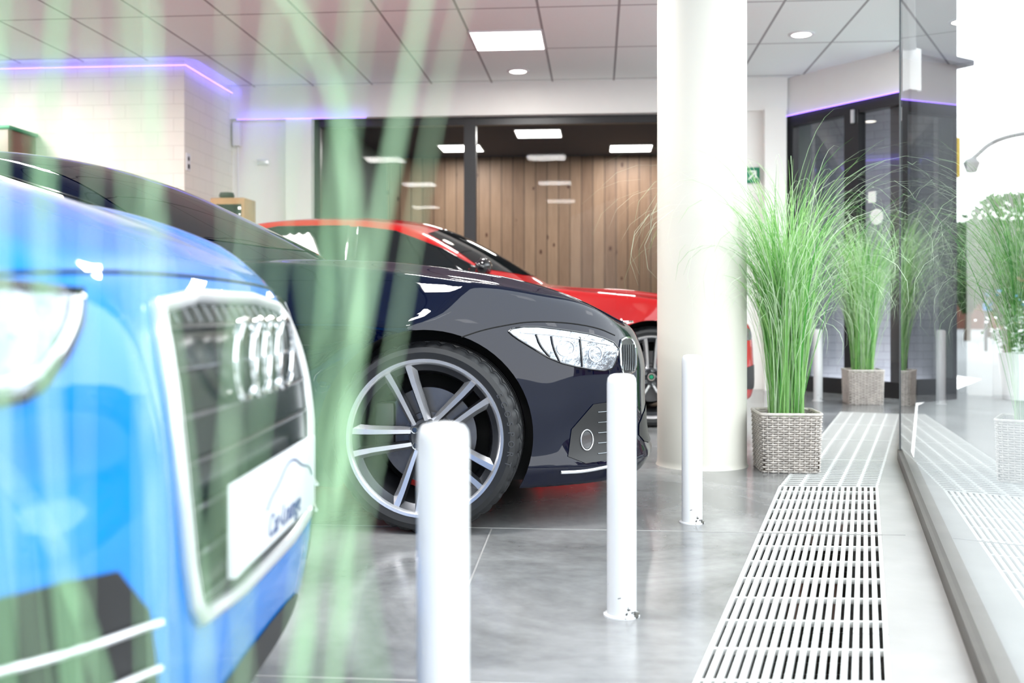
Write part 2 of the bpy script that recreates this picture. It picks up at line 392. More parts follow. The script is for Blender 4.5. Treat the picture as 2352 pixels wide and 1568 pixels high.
def make_wheel(style,parent,x,y,side,steer=0,detail=True):
    if style not in WM:
        P=wheel_parts(style); D={}
        def me(nm,vf,mt,fm=None,sm_=True):
            o=obj('tmp',vf[0],vf[1],mt,smooth=sm_,fm=fm,ang=25); m=o.data; m.name=nm; bpy.data.objects.remove(o); return m
        D['wheel']=me('wheel',P['wheel'][0],[M['rim_face'],M['rim_dark'],M['rim_lip']],P['wheel'][1])
        for k in ('tire','hub','hub_cap','wheel_bolt','brake_disc','brake_caliper'): D[k]=me(k,*P[k])
        if style==0:
            ls=[]
            for i,c in enumerate("ECOSPORT"):
                a=math.radians(30-i*6.6); v,f=textmesh(c,.030,.0006)
                Mx=Matrix.Translation(Vector((.298*math.cos(a),-.1215,.298*math.sin(a))))@Matrix.Rotation(-(a-math.pi/2),4,'Y')@Matrix.Rotation(math.pi/2,4,'X')
                ls.append(xf((v,f),Mx))
            D['tire_lettering']=me('tire_lettering',merge(*ls),M['letter'],None,False)
        else:
            D['wheel_emblem']=me('wheel_emblem',xf(lathe([(.0,0),(.012,0),(.013,.002)],24),Matrix.Translation((0,-.0895,0))),M['green_sign'])
            D['wheel_emblem_ring']=me('wheel_emblem_ring',xf(lathe([(.018,.002),(.019,0),(.025,0),(.026,.002)],24),Matrix.Translation((0,-.0895,0))),M['chrome'])
        WM[style]=D
    D=WM[style]
    w=bpy.data.objects.new('wheel',D['wheel']); col.objects.link(w); w.parent=parent; w.location=(x,y,.331); w.rotation_euler[2]=(math.pi if side>0 else 0)+steer
    for k2,m in D.items():
        if k2=='wheel': continue
        if k2 in('wheel_bolt','tire_lettering','wheel_emblem','wheel_emblem_ring') and not detail: continue
        for j in range(5 if k2=='wheel_bolt' else 1):
            c=bpy.data.objects.new(k2,m); col.objects.link(c); c.parent=w
            if k2=='wheel_bolt': a=math.radians(76+72*j); c.location=(.047*math.cos(a),0,.047*math.sin(a))
    return w

# ---------------------------------------------------------------- cars
class Car: pass
def build_car(name,label,loc,rot,p,paint,style):
    c=Car(); root=empty(name,loc,rot,label=label,cat="car"); c.root=root
    c.M=Matrix.Translation(Vector(loc))@Matrix.Rotation(rot,4,'Z'); c.Mi=c.M.inverted(); o=c.Mi@CAM; rm=c.Mi.to_3x3()
    c.cam=lambda a,b:(o,(rm@Vector(((a-1176)/F,1,-(b-HZ)/F))).normalized())
    c.frm=lambda a,b:(Vector((3,a,b)),Vector((-1,0,0)))
    c.side=lambda a,b:(Vector((a,-3,b)),Vector((0,1,0)))
    zc=sm(*p['zc']);S=sm(*p['S']);NO=sm(*p['nose']);WX=sm(*p['wx'])
    pw,pk=p['plan']; pq=p.get('pq',.03); sculpt=p.get('sculpt')
    def f(x,y,z):
        ay=np.abs(y)
        crest=p.get('crest',.012)*np.exp(-((ay-.62)/.10)**2)*np.clip((x+.7)/.5,0,1)+p.get('vcrest',0)*np.exp(-((ay-.36-.05*(-x))/.05)**2)*np.clip((x+.7)/.5,0,1)
        top=z-(zc(x)-p['crown']*(ay/.8)**2+crest)
        arch=np.zeros_like(x)
        for ax in (0,-p['wb']):
            d=np.sqrt((x-ax)**2+(z-.33)**2); arch=arch+.022*np.exp(-((d-.36)/.05)**2)
        side=ay-(S(z)+WX(x)+arch)
        fr=(x-(NO(z)-pk*(ay/.9)**pw-pq*(ay/.9)**2))*.8
        if sculpt: fr=fr+sculpt(ay,z)
        re=(p['xr']+.45*(ay/.9)**5+.1*np.abs(z-.55)-x)*.8
        g=smax(top,side,p.get('ks',.035)); g=smax(g,fr,p.get('kf',.03)); g=smax(g,re,.06); return smax(g,p['zmin']-z,.02)
    x1=p['nose'][1]; X1=max(x1)+.03
    body=shell(f,p['xr']-.05,X1,1.0,p['zmin']-.05,1.15,p['xr']+.7,X1-.62,.5,220,76,56)
    RZ=sm(*p['roof'])
    def g(x,y,z):
        ay=np.abs(y); top=(z-(RZ(x+.30*y*y)-.06*(ay/.6)**2))*.75
        side=ay-(p['sb']-.44*(z-.95)+0*x-np.clip((-x-2.2),0,2)*.07); return smax(smax(top,side,.05),.8-z,.02)
    gx=p['roof'][0]
    gh=shell(g,gx[0]-.05,gx[-1]+.05,.95,.78,1.6,gx[0]+.9,gx[-1]-.75,.9,110,44,24)
    mg=merge(body,gh); c.bvh=BVHTree.FromPolygons([Vector(v) for v in mg[0]],mg[1])
    bo=obj('body',body[0],body[1],[paint,M['well']],root,True)
    cut=[]
    for ax in (0,-p['wb']):
        for s in (-1,1):
            v,fc=lathe([(0,-.2),(.368,-.2),(.368,.2),(0,.2)],72); cut.append(([Vector(q)+Vector((ax,s*.83,.335)) for q in v],fc))
    for cc in cut:
        co=obj('cutter',cc[0],cc[1],[paint,M['well']],root,fm=[1]*len(cc[1]))
        bmx=bmesh.new(); bmx.from_mesh(co.data); bmesh.ops.remove_doubles(bmx,verts=bmx.verts[:],dist=1e-5); bmesh.ops.dissolve_degenerate(bmx,edges=bmx.edges[:],dist=1e-6); bmesh.ops.recalc_face_normals(bmx,faces=bmx.faces[:]); bmx.to_mesh(co.data); bmx.free()
        md=bo.modifiers.new('b','BOOLEAN'); md.operation='DIFFERENCE'; md.object=co; md.solver='EXACT'
        bpy.context.view_layer.update(); dg=bpy.context.evaluated_depsgraph_get(); nm=bpy.data.meshes.new_from_object(bo.evaluated_get(dg)); bo.modifiers.clear(); old=bo.data; bo.data=nm; nm.name='body'; bpy.data.objects.remove(co)
    bo.data.polygons.foreach_set('use_smooth',[True]*len(bo.data.polygons)); bo.data.set_sharp_from_angle(angle=math.radians(42))
    obj('roof',gh[0],gh[1],paint,root,True)
    def patch(nm,outl,ray,off,L,mt,mirror=False,ch=2):
        ol=chaikin([(*q,0) for q in outl],ch) if ch else [Vector((*q,0)) for q in outl]
        vf=drape(c.bvh,ol,ray,off,L); obj(nm,vf[0],vf[1],mt,root,True)
        if mirror: m=mir(vf); obj(nm,m[0],m[1],mt,root,True)
    def line(nm,pts,ray,off,rad,mt,mirror=False,closed=False,ch=2,sides=6):
        pp=chaikin([(*q,0) for q in pts],ch,closed) if ch else [Vector((*q,0)) for q in pts]
        pp=dens(pp,4,closed); t=tube(trace(c.bvh,pp,ray,off),rad,sides,closed); obj(nm,t[0],t[1],mt,root,True)
        if mirror: m=mir(t); obj(nm,m[0],m[1],mt,root,True)
    c.patch=patch;c.line=line
    wsb=p['wsb']; wst=p['wst']
    patch('windshield',[(-.70,wsb),(.70,wsb),(.66,wsb+.12),(.53,wst),(-.53,wst),(-.66,wsb+.12)],c.frm,.003,.06,M['glass_dark'],ch=1)
    patch('rear_window',[(-.6,wsb+.05),(.6,wsb+.05),(.5,wst-.02),(-.5,wst-.02)],lambda a,b:(Vector((-6,a,b)),Vector((1,0,0))),.003,.06,M['glass_dark'],ch=1)
    for w in p['win']:
        patch('side_window',w,c.side,.004,.06,M['glass_dark'],True,0)
        line('window_trim',w,c.side,.004,.006,p.get('trim',M['gloss_black']),True,True,0)
    for bp_ in p.get('bpil',[]): patch('door_pillar',bp_,c.side,.003,.06,M['gloss_black'],True,0)
    for xs in p['seams']: line('door_gap',xs,c.side,.0,.003,M['seam'],True,False,1,4)
    mx=p['mirror']
    for s in (-1,1):
        v,fc=lathe([(0,-.10),(.03,-.098),(.055,-.08),(.072,-.03),(.075,.02),(.066,.07),(.03,.095),(0,.1)],24)
        mm=[Vector((mx[0]+q[0]*.75,s*mx[1]+q[1],mx[2]+q[2]*.85)) for q in map(Vector,v)]
        t=tube([(mx[0],s*(mx[1]-.05),mx[2]-.04),(mx[0]+.01,s*(mx[1]-.17),mx[2]-.09)],.018,8)
        V,Fc=merge((mm,fc),t); obj('wing_mirror',V,Fc,p['mirmat'],root,True)
    for ax in (0,-p['wb']):
        make_wheel(style,root,ax,-.785,-1,0,ax==0); make_wheel(style,root,ax,.785,1,0,False)
    return c

# navy car
def navy_sculpt(ay,z):
    return .020*np.exp(-((ay-.66)/.11)**2-((z-.34)/.09)**2)-.014*np.exp(-((ay-.80)/.05)**2)*np.exp(-((z-.38)/.16)**2)-.010*np.exp(-((z-.22)/.025)**2)
navy=build_car('car',"dark navy coupe with silver double-spoke alloy wheels",(-.225,4.40,0),RA,dict(
  zc=([-3.9,-3.4,-2.6,-1.5,-.65,-.3,0,.3,.5,.65,.74,.80],[.93,1.0,1.0,.985,.985,.965,.935,.885,.82,.745,.69,.62]),
  S=([.1,.2,.35,.5,.58,.66,.72,.76,.84,.92,1.0],[.82,.868,.893,.893,.886,.895,.916,.895,.855,.80,.74]),
  nose=([.1,.17,.22,.32,.45,.58,.66,.74,.85],[.72,.785,.80,.79,.785,.78,.755,.72,.65]),
  wx=([-3.9,-3.2,-2.8,-1.5,0,.3,.8],[-.05,-.005,.008,-.01,.0,-.01,-.05]),plan=(5,.60),pq=.07,crown=.045,crest=.022,vcrest=.008,ks=.014,kf=.016,xr=-3.84,zmin=.15,wb=2.81,sculpt=navy_sculpt,
  roof=([-3.75,-3.4,-3.0,-2.4,-2.07,-1.66,-1.27,-1.0,-.52,-.4],[.95,1.12,1.30,1.43,1.455,1.42,1.31,1.19,.95,.88]),sb=.79,wsb=1.02,wst=1.37,
  win=[[(-.92,1.0),(-1.30,1.17),(-1.75,1.31),(-2.28,1.355),(-2.28,1.0)],[(-2.33,1.0),(-2.33,1.355),(-2.75,1.31),(-3.2,1.10),(-3.1,1.02)]],bpil=[[(-2.27,1.0),(-2.27,1.352),(-2.34,1.352),(-2.34,1.0)]],
  seams=[[(-.70,.93),(-.72,.6),(-.62,.3),(-.6,.2)],[(-2.3,.95),(-2.3,.5),(-2.2,.2)]],mirror=(-1.0,.95,1.0),mirmat=M['navy']),M['navy'],0)
c=navy
HL=[(1163,757),(1215,748),(1300,758),(1372,770),(1420,792),(1416,826),(1402,852),(1340,846),(1275,830),(1218,796),(1182,774)]
c.patch('headlight',HL,c.cam,.003,14,M['lamp'],True,1)
c.line('headlight_edge',HL,c.cam,.003,.003,M['gloss_black'],True,True,1)
for cx,cy,rx,ry in ((1298,800,20,18),(1366,813,15,18)):
    ci=[(cx+rx*math.cos(t*math.pi/8),cy+ry*math.sin(t*math.pi/8)) for t in range(16)]
    c.line('headlight_ring',ci,c.cam,.006,.0018,M['lamp_ring'],True,True)
c.line('daylight_strip',[(1195,763),(1290,770),(1400,792)],c.cam,.005,.003,M['lamp_ring'],True)
for lp in ([(1230,768),(1240,795),(1262,820)],[(1330,775),(1334,810),(1336,842)],[(1265,772),(1270,800),(1285,832)]):
    c.line('lamp_divider',lp,c.cam,.005,.004,M['gloss_black'],True)
c.line('hood_gap',[(1060,774),(1110,757),(1165,746),(1215,738),(1300,740),(1372,752),(1412,770)],c.cam,.0,.0025,M['seam'],True)
KD=[(1422,784),(1438,774),(1452,780),(1460,805),(1459,850),(1442,860),(1426,856)]
c.patch('kidney_grille',KD,c.cam,.002,8,M['black_plastic'],True,1)
c.line('kidney_frame',KD,c.cam,.003,.0045,M['chrome'],True,True,1)
for k in range(6):
    x=1430+k*5; c.line('grille_slat',[(x,792),(x+1,825),(x,850)],c.cam,.004,.002,M['slat'],True)
c.patch('lower_intake',[(-.45,.40),(.45,.40),(.5,.24),(-.5,.24)],c.frm,.003,.04,M['black_plastic'])
FI=[(1312,986),(1362,928),(1402,922),(1422,990),(1406,1054),(1345,1064),(1304,1048)]
c.patch('side_intake',FI,c.cam,.003,12,M['black_plastic'],True,0)
for k in range(5):
    z=946+k*24; c.line('intake_mesh',[(1372,z),(1408,z-3)],c.cam,.004,.0018,M['slat'],True,False,0,4)
ci=[(1346+14*math.cos(t*math.pi/8),1010+24*math.sin(t*math.pi/8)) for t in range(16)]
c.line('fog_lamp_ring',ci,c.cam,.006,.002,M['satin'],True,True); c.patch('fog_lamp',[(1346+(x-1346)*.85,1010+(y-1010)*.85) for x,y in ci],c.cam,.005,10,M['slat'],True)
c.line('lip_trim',[(1288,1084),(1340,1082),(1400,1070)],c.cam,.002,.006,M['satin'],True)
h=c.bvh.ray_cast(Vector((.70,0,2)),Vector((0,0,-1))); v,f=lathe([(0,.006),(.034,.006),(.04,0)],32,'Z'); obj('hood_emblem',[Vector(q)+h[0] for q in v],f,M['ink'],c.root,True)
v,f=lathe([(.034,.0),(.034,.007),(.041,.007),(.041,0)],32,'Z'); obj('emblem_ring',[Vector(q)+h[0] for q in v],f,M['chrome'],c.root,True)

# red car
red=build_car('car',"glossy red sedan with dark wheels and black mirrors",(.989,7.60,0),RA,dict(
  zc=([-3.9,-3.4,-2.6,-1.5,-.75,-.4,0,.3,.5,.62,.73,.82],[.98,1.04,1.03,.99,.965,.93,.89,.84,.79,.73,.67,.58]),
  S=([.1,.2,.35,.5,.6,.70,.76,.84,.92,1.05],[.82,.868,.893,.90,.905,.912,.90,.865,.81,.73]),
  nose=([.1,.17,.22,.32,.45,.58,.66,.74,.85],[.66,.73,.745,.75,.745,.735,.72,.68,.61]),
  wx=([-3.9,-3.2,-2.8,-1.5,0,.3,.8],[-.05,-.005,.01,-.01,.0,-.01,-.05]),plan=(5,.60),crown=.04,xr=-3.80,zmin=.15,wb=2.82,crest=.025,ks=.02,
  roof=([-3.8,-3.5,-3.1,-2.7,-2.2,-1.9,-1.56,-1.25,-.70,-.55],[.98,1.15,1.34,1.43,1.46,1.45,1.40,1.27,.95,.86]),sb=.80,wsb=1.02,wst=1.36,
  win=[[(-1.08,1.0),(-1.42,1.19),(-1.75,1.315),(-2.02,1.35),(-2.02,1.0)],[(-2.08,1.0),(-2.08,1.355),(-2.6,1.355),(-2.95,1.29),(-2.95,1.03)],[(-3.0,1.04),(-3.0,1.275),(-3.26,1.14),(-3.3,1.08)]],trim=M['gloss_black'],bpil=[[(-2.01,1.0),(-2.01,1.348),(-2.09,1.353),(-2.09,1.0)]],
  seams=[[(-.80,.93),(-.82,.6),(-.7,.3),(-.68,.2)],[(-2.05,.95),(-2.05,.5),(-2.0,.2)]],mirror=(-1.10,.97,1.05),mirmat=M['gloss_black']),M['red'],1)
c=red
c.patch('headlight',[(-.42,.62),(-.60,.66),(-.80,.67),(-.78,.60),(-.62,.56),(-.45,.57)],c.frm,.003,.04,M['lamp'],True)
c.patch('shield_grille',[(-.14,.62),(.14,.62),(.10,.35),(0,.26),(-.10,.35)],c.frm,.004,.03,M['black_plastic']); c.line('shield_frame',[(-.14,.62),(.14,.62),(.10,.35),(0,.26),(-.10,.35)],c.frm,.006,.008,M['chrome'],False,True)
c.patch('lower_intake',[(-.75,.38),(-.25,.40),(-.2,.24),(-.7,.22)],c.frm,.003,.04,M['black_plastic'],True)

# blue car
aud=build_car('car',"bright blue hatchback with large chrome-framed grille",(-1.22,1.56,0),0.0,dict(
  zc=([-3.5,-3.1,-2.6,-1.5,-.45,-.2,0,.28,.44,.60,.68,.75,.82],[1.0,1.05,1.06,1.05,1.055,1.045,1.035,1.005,.97,.91,.87,.825,.74]),
  S=([.1,.2,.35,.5,.6,.70,.78,.88,.96,1.05],[.81,.85,.875,.88,.883,.885,.88,.855,.80,.73]),
  nose=([.1,.17,.22,.30,.40,.50,.60,.70,.80,.9],[.74,.80,.82,.835,.84,.838,.832,.815,.775,.70]),
  wx=([-3.5,-3.0,-2.6,-1.5,0,.3,.8],[-.05,-.005,.01,-.01,.0,-.01,-.04]),plan=(5,.50),pq=.015,crown=.04,xr=-3.35,zmin=.16,wb=2.58,kf=.022,ks=.025,crest=.02,
  sculpt=lambda ay,z:-.012*np.exp(-((ay-.42)/.03)**2)*np.exp(-((z-.55)/.2)**2)+.015*np.exp(-((ay-.56)/.09)**2)*np.exp(-((z-.60)/.05)**2),
  roof=([-3.4,-3.2,-2.9,-2.4,-1.9,-1.4,-1.0,-.55,-.35],[1.0,1.2,1.40,1.49,1.50,1.45,1.30,1.06,.92]),sb=.80,wsb=1.10,wst=1.40,
  win=[[(-.75,1.10),(-1.15,1.28),(-1.5,1.38),(-1.8,1.41),(-1.8,1.10)],[(-1.88,1.10),(-1.88,1.41),(-2.5,1.40),(-2.8,1.14)]],
  seams=[[(-.55,.98),(-.57,.6),(-.5,.3),(-.48,.2)],[(-1.84,1.0),(-1.84,.5),(-1.75,.2)]],mirror=(-.85,.95,1.08),mirmat=M['blue']),M['blue'],1)
c=aud
GR=[(-.30,.785),(.31,.785),(.36,.73),(.385,.60),(.36,.43),(.31,.385),(-.30,.385),(-.345,.43),(-.37,.60),(-.35,.73)]
c.patch('grille',GR,c.frm,.003,.03,M['grille_glass'],ch=1)
c.line('grille_frame',GR,c.frm,.006,.011,M['satin'],False,True,1,10)
for z,w in ((.42,.33),(.475,.345),(.53,.355),(.585,.36),(.64,.36),(.695,.35),(.745,.33)):
    c.line('grille_slat',[(-w,z),(0,z),(w,z)],c.frm,.008,.003,M['slat'],ch=1)
for k in range(-6,7): c.line('grille_rib',[(k*.045,.752),(k*.045,.775)],c.frm,.006,.0012,M['slat'],ch=0)
for k in range(4):
    y=-.117+k*.078; hx=c.bvh.ray_cast(Vector((3,y,.70)),Vector((-1,0,0)))[0].x+.030
    ci=[(hx+.002*(k%2),y+.055*math.cos(t*math.pi/16),.70+.055*math.sin(t*math.pi/16)) for t in range(32)]
    t=tube(ci,.0062,8,True); obj('ring_emblem',t[0],t[1],M['chrome'],c.root,True)
HA=[(182,672),(178,740),(150,805),(105,872),(50,912),(-60,928),(-250,900),(-320,780),(-260,668),(0,655)]
c.patch('headlight',HA,c.cam,.003,40,M['lamp'],True,1); c.line('headlight_edge',HA,c.cam,.003,.006,M['gloss_black'],True,True,0)
c.line('headlight_strip',[(165,690),(158,745),(120,820),(50,880),(-100,895)],c.cam,.006,.005,M['lamp_ring'],True)
IN=[(-.46,.495),(-.60,.51),(-.76,.50),(-.74,.33),(-.52,.25),(-.42,.30)]
c.patch('side_intake',IN,c.frm,.003,.03,M['black_plastic'],True,1)
for z in (.44,.39): c.line('intake_blade',[(-.44,z-.01),(-.58,z),(-.73,z+.01)],c.frm,.010,.004,M['satin'],True,False,1)
c.line('hood_gap',[(-.66,.80),(-.40,.815),(0,.82),(.40,.815),(.66,.80)],c.frm,.0,.003,M['seam'],ch=2)
c.patch('lower_intake',[(-.36,.27),(.36,.27),(.33,.19),(-.33,.19)],c.frm,.003,.03,M['black_plastic'])
px=.858
v,f=box(px,px+.012,-.26,.26,.428,.548,.003); pl=obj('number_plate',v,f,M['plate'],c.root,True,label="white dealer number plate with a car outline")
v,f=textmesh("Car-Lounge",.046,.0005,.25); Mx=Matrix.Translation((px+.0125,.02,.455))@Matrix.Rotation(math.pi/2,4,'Z')@Matrix.Rotation(math.pi/2,4,'X')
v,f=xf((v,f),Mx); obj('plate_lettering',v,f,M['ink'],pl)
cp=[(-.10,.484),(-.07,.500),(-.03,.507),(.03,.532),(.09,.532),(.14,.512),(.20,.503),(.22,.485)]
t=tube([(px+.0125,a,b) for a,b in [(q[0],q[1]) for q in chaikin([(*q,0) for q in cp],2,False)]],.0018,5); obj('plate_drawing',t[0],t[1],M['ink'],pl)

# ---------------------------------------------------------------- room shell
st=dict(kind="structure")
Lf=[(-1.683,-4),(1.17,4.49),(2.49,7.77)]; Rt=[(-1.332,-4),(1.60,4.47),(2.876,7.60)]; GL=[(-1.006,-4),(2.0,5.28),(3.40,8.75)]
D0=(2.665,9.96);D1=(3.40,8.75)
V=[(-9,-4,0)]+[(*p,0) for p in Lf]+[(*Rt[2],0),(*D1,0),(3.0,16.2,0),(-9,16.2,0)]; Fc=[tuple(range(8))]; fm=[0]
b=len(V); V+=[(*Rt[0],0),(*GL[0],0),(*GL[1],0),(*GL[2],0),(*Rt[2],0),(*Rt[1],0)]; Fc+=[(b,b+1,b+2,b+5),(b+5,b+2,b+3,b+4)]; fm+=[1,1]
b=len(V)
for P_ in (Lf,Rt):
    for q in P_: V+=[(*q,0),(*q,-.22)]
for i in range(2):
    Fc+=[(b+2*i,b+2*i+1,b+2*i+3,b+2*i+2),(b+6+2*i,b+8+2*i,b+9+2*i,b+7+2*i),(b+1+2*i,b+7+2*i,b+9+2*i,b+3+2*i)]; fm+=[2,2,2]
Fc.append((b+4,b+5,b+11,b+10)); fm.append(2)
obj('floor',V,Fc,[M['concrete'],M['curb'],M['trench']],fm=fm,**st)
rbox('trim_1',-3.0,1.05,3.60,3.605,0,.0015,M['curb'],**st)
rbox('trim_2',-2.0,.30,2.10,2.106,0,.0015,M['curb'],**st)
obox('trim_3',(-.17,2.1),(-.07,3.6),.005,0,.0015,M['curb'],**st)
def toab(x,y): return (x*math.cos(RA)+y*math.sin(RA), -x*math.sin(RA)+y*math.cos(RA))
cp=[toab(*q) for q in [(-9.5,-4),GL[0],GL[1],GL[2],D0]]+[(1.9,10.3),(-9.5,10.3)]
obj('ceiling',[(a,b2,0) for a,b2 in cp],[tuple(range(len(cp)))[::-1]],M['ceiling'],loc=(0,0,3.02),rotz=RA,**st)
rbox('wall_left_block',-9.2,-3.70,8.93,10.3,0,3.02,M['brick'],**st)
rbox('wall_back_left',-3.70,-2.86,10.15,10.30,0,3.02,M['white_paint'],**st)
rbox('trim_4',-3.12,-2.86,10.06,10.15,0,2.70,M['white_paint'],**st)
rbox('wall_back_beam',-3.70,1.83,10.08,10.30,2.70,3.02,M['white_paint'],**st)
rbox('wall_back_right',1.25,1.83,10.12,10.30,0,2.70,M['white_paint'],**st)
rbox('trim_5',1.60,1.80,9.98,10.12,0,2.70,M['white_paint'],**st)
rbox('wall_left',-9.4,-9.2,-4,10.3,0,3.02,M['white_paint'],**st)
obox('wall_rear_blocker',(-1.0,-4.0),(-9.7,-4.0),.15,0,3.02,M['rear_blocker'],**st)  # unseen wall added to block sky reflections on the navy car
w=empty('window_1',R(-.8,10.22,0),RA,kind="structure")
def wl(a0,a1,b0,b1,z0,z1): v,f=box(a0+.8,a1+.8,b0-10.22,b1-10.22,z0,z1); return v,f
fr=merge(wl(-2.86,1.25,10.18,10.26,2.62,2.70),wl(-2.86,1.25,10.18,10.26,0,.08),wl(-2.86,-2.80,10.18,10.26,0,2.7),wl(1.19,1.25,10.18,10.26,0,2.7),wl(-1.33,-1.21,10.17,10.27,0,2.7))
obj('window_frame',fr[0],fr[1],M['black_frame'],w)
obj('window_glass',[(-2.0,0,.08),(1.99,0,.08),(1.99,0,2.62),(-2.0,0,2.62)],[(0,1,2,3)],M['partglass'],w)
rbox('wall_wood',-3.3,3.2,15.2,15.35,0,3.05,M['wood'],**st)
rbox('wall_side_left',-3.30,-3.15,10.3,15.2,0,3.05,M['dark_green'],**st)
rbox('wall_side_right',1.95,2.10,10.3,15.2,0,3.05,M['dark_green'],**st)
rbox('ceiling_adjoining',-3.3,3.2,10.3,15.35,3.05,3.12,M['dark_ceiling'],**st)
obox('wall_entrance_header',D0,D1,.15,2.66,3.02,M['white_paint'],**st)
d=empty('door_1',(D0[0],D0[1],0),math.atan2(D1[1]-D0[1],D1[0]-D0[0]),kind="structure"); L=(Vector(D1)-Vector(D0)).length
fr=merge(box(0,.07,.02,.10,0,2.66),box(L-.05,L,.02,.10,0,2.66),box(.07,L-.05,.02,.10,2.55,2.66),box(.70,.86,.01,.11,.0,2.58),box(.07,.70,.03,.09,0,.14),box(.86,L-.05,.03,.09,0,.14))
obj('door_frame',fr[0],fr[1],M['black_frame'],d); obj('door_glass',[(.07,.06,.14),(L-.05,.06,.14),(L-.05,.06,2.55),(.07,.06,2.55)],[(0,1,2,3)],M['doorglass'],d)
v,f=tube([(.76,-.03,.85),(.76,-.03,1.25)],.014,8); v2=box(.75,.77,-.03,.02,.87,.89); v3=box(.75,.77,-.03,.02,1.2,1.22); q=merge((v,f),v2,v3); obj('door_handle',q[0],q[1],M['satin'],d,True)
v,f=box(.80,.83,-.02,.0,2.46,2.58); obj('door_hinge',v,f,M['satin'],d)
for nm,x,z,s in (('door_sticker',1.03,1.60,.07),('door_notice',1.03,1.03,.10),('door_square_sticker',.98,1.78,.05)):  # the white square is one more sticker on the glass
    if nm=='door_sticker': v,f=xf(lathe([(0,0),(s,0),(s,.003)],24),Matrix.Translation((x,.048,z)))
    else: v,f=box(x-s*.8,x+s*.8,.047,.052,z-s,z+s)
    obj(nm,v,f,M['paper'],d)
obox('wall_vestibule',(2.9,11.6),(4.15,10.6),.1,0,3.0,M['vest'],**st)
obox('ceiling_vestibule',(2.70,10.05),(3.46,8.86),.9,3.0,3.05,M['dark_ceiling'],**st)
obox('wall_entrance_exterior',(3.52,8.92),(4.05,9.32),.25,-.04,3.7,M['ext_dark'],**st)
def led(nm,p,q,en=0,face=None,rad=.006):
    t=tube([p,q],rad,6); o=obj(nm,t[0],t[1],M['led'],label="violet glowing LED strip along the wall edge",cat="led strip",group="violet LED strips")
    if en:
        p=Vector(p);q=Vector(q); ld=bpy.data.lights.new('led_lamp','AREA'); ld.shape='RECTANGLE'; ld.size=(q-p).length; ld.size_y=.03; ld.energy=en; ld.color=(.12,.12,1)
        lo=bpy.data.objects.new('led_lamp',ld); col.objects.link(lo); lo.parent=o
        xa=(q-p).normalized(); za=-Vector(face).normalized(); za=(za-xa*za.dot(xa)).normalized(); ya=za.cross(xa)
        mm=Matrix((xa,ya,za)).transposed().to_4x4(); mm.translation=(p+q)/2-Vector(face).normalized()*.10; lo.matrix_world=mm
    return o
led('led_strip',R(-9.2,8.90,2.965),R(-3.67,8.90,2.965),1.2,n_+Vector((0,0,-.3))); led('led_strip',R(-3.675,8.92,2.965),R(-3.665,10.05,2.955),.5,-r_+Vector((0,0,-.3)))
led('led_strip',R(-3.62,10.055,2.69),R(-2.3,10.055,2.69),.5,n_+Vector((0,0,-.8)),.004)
dv=(Vector(D1)-Vector(D0)).normalized(); nv=Vector((dv.y,-dv.x)); nv=nv if nv.y<0 else -nv
A=Vector(D0)+nv*.02;B=Vector(D1)+nv*.02; led('led_strip',(A.x,A.y,2.65),(B.x-.02,B.y+.03,2.65),rad=.004)
for i in range(2):
    p=Vector(GL[i]);q=Vector(GL[i+1]); w=empty('window_%d'%(i+2),(p.x,p.y,0),math.atan2(q.y-p.y,q.x-p.x),kind="structure"); L=(q-p).length
    obj('window_glass',[(0,0,.05),(L-.01,0,.05),(L-.01,0,3.02),(0,0,3.02)],[(0,1,2,3)],M['shopglass'],w)
    v,f=box(0,L-.01,-.05,.012,0,.05); obj('window_sill',v,f,M['sill'],w)
    v,f=box(0,L,-.05,.0,2.99,3.02); obj('window_head',v,f,M['cable'],w)
    if i==0:
        v,f=box(L-.025,L-.01,-.012,.004,.05,3.0); obj('window_edge',v,f,M['steel'],w)
def lerp2(a,b,t): return Vector((a[0]+(b[0]-a[0])*t,a[1]+(b[1]-a[1])*t,0))
def grate(la,lb,ra,rb,v0,v1,nl,nc,tw):
    parts=[]; P=lambda u,v:lerp2(lerp2(la,lb,v),lerp2(ra,rb,v),u)
    g=.003/ (Vector(lb)-Vector(la)).length
    for i in range(nl):
        u=.015+.97*i/(nl-1); z=-.008 if not tw else -.010; parts.append(beam(P(u,v0+g)+Vector((0,0,z)),P(u,v1-g)+Vector((0,0,z)),.0135,.014))
    for j in range(nc):
        v=v0+g*2+(v1-v0-4*g)*(j+(.0 if tw else .5))/(nc-1 if tw else nc); z=-.010 if not tw else -.002; parts.append(beam(P(.005,v)+Vector((0,0,z)),P(.995,v)+Vector((0,0,z)),.012 if not tw else .013,.014 if not tw else .004))
    V,Fc=merge(*parts); c0=P(.5,v0); obj('floor_grate',[x-c0 for x in V],Fc,M['grate'],loc=c0,label="pale metal floor grate panel over a heating trench",cat="grate",group="heating trench grates")
for k in range(5):
    v0=.40+k*.60/5; grate(Lf[0],Lf[1],Rt[0],Rt[1],v0,v0+.60/5,18,5,False)
for k in range(4): grate(Lf[1],Lf[2],Rt[1],Rt[2],k/4,(k+1)/4,6,17,True)
ce=empty('convector',(0,0,0),0,label="dark finned convector heater inside the floor trench",cat="radiator")
for off in (.35,.65):
    pts=[lerp2(lerp2(Lf[0],Lf[1],t),lerp2(Rt[0],Rt[1],t),off)+Vector((0,0,-.15)) for t in (.4,.99)]
    t=tube(pts,.018,8); obj('heating_pipe',t[0],t[1],M['brown'],ce)
fins=[]
for k in range(60):
    t=.42+k*.0095
    if (k//6)%2: continue
    a=lerp2(lerp2(Lf[0],Lf[1],t),lerp2(Rt[0],Rt[1],t),.25);bq=lerp2(lerp2(Lf[0],Lf[1],t),lerp2(Rt[0],Rt[1],t),.75); fins.append(beam(a+Vector((0,0,-.15)),bq+Vector((0,0,-.15)),.004,.09))
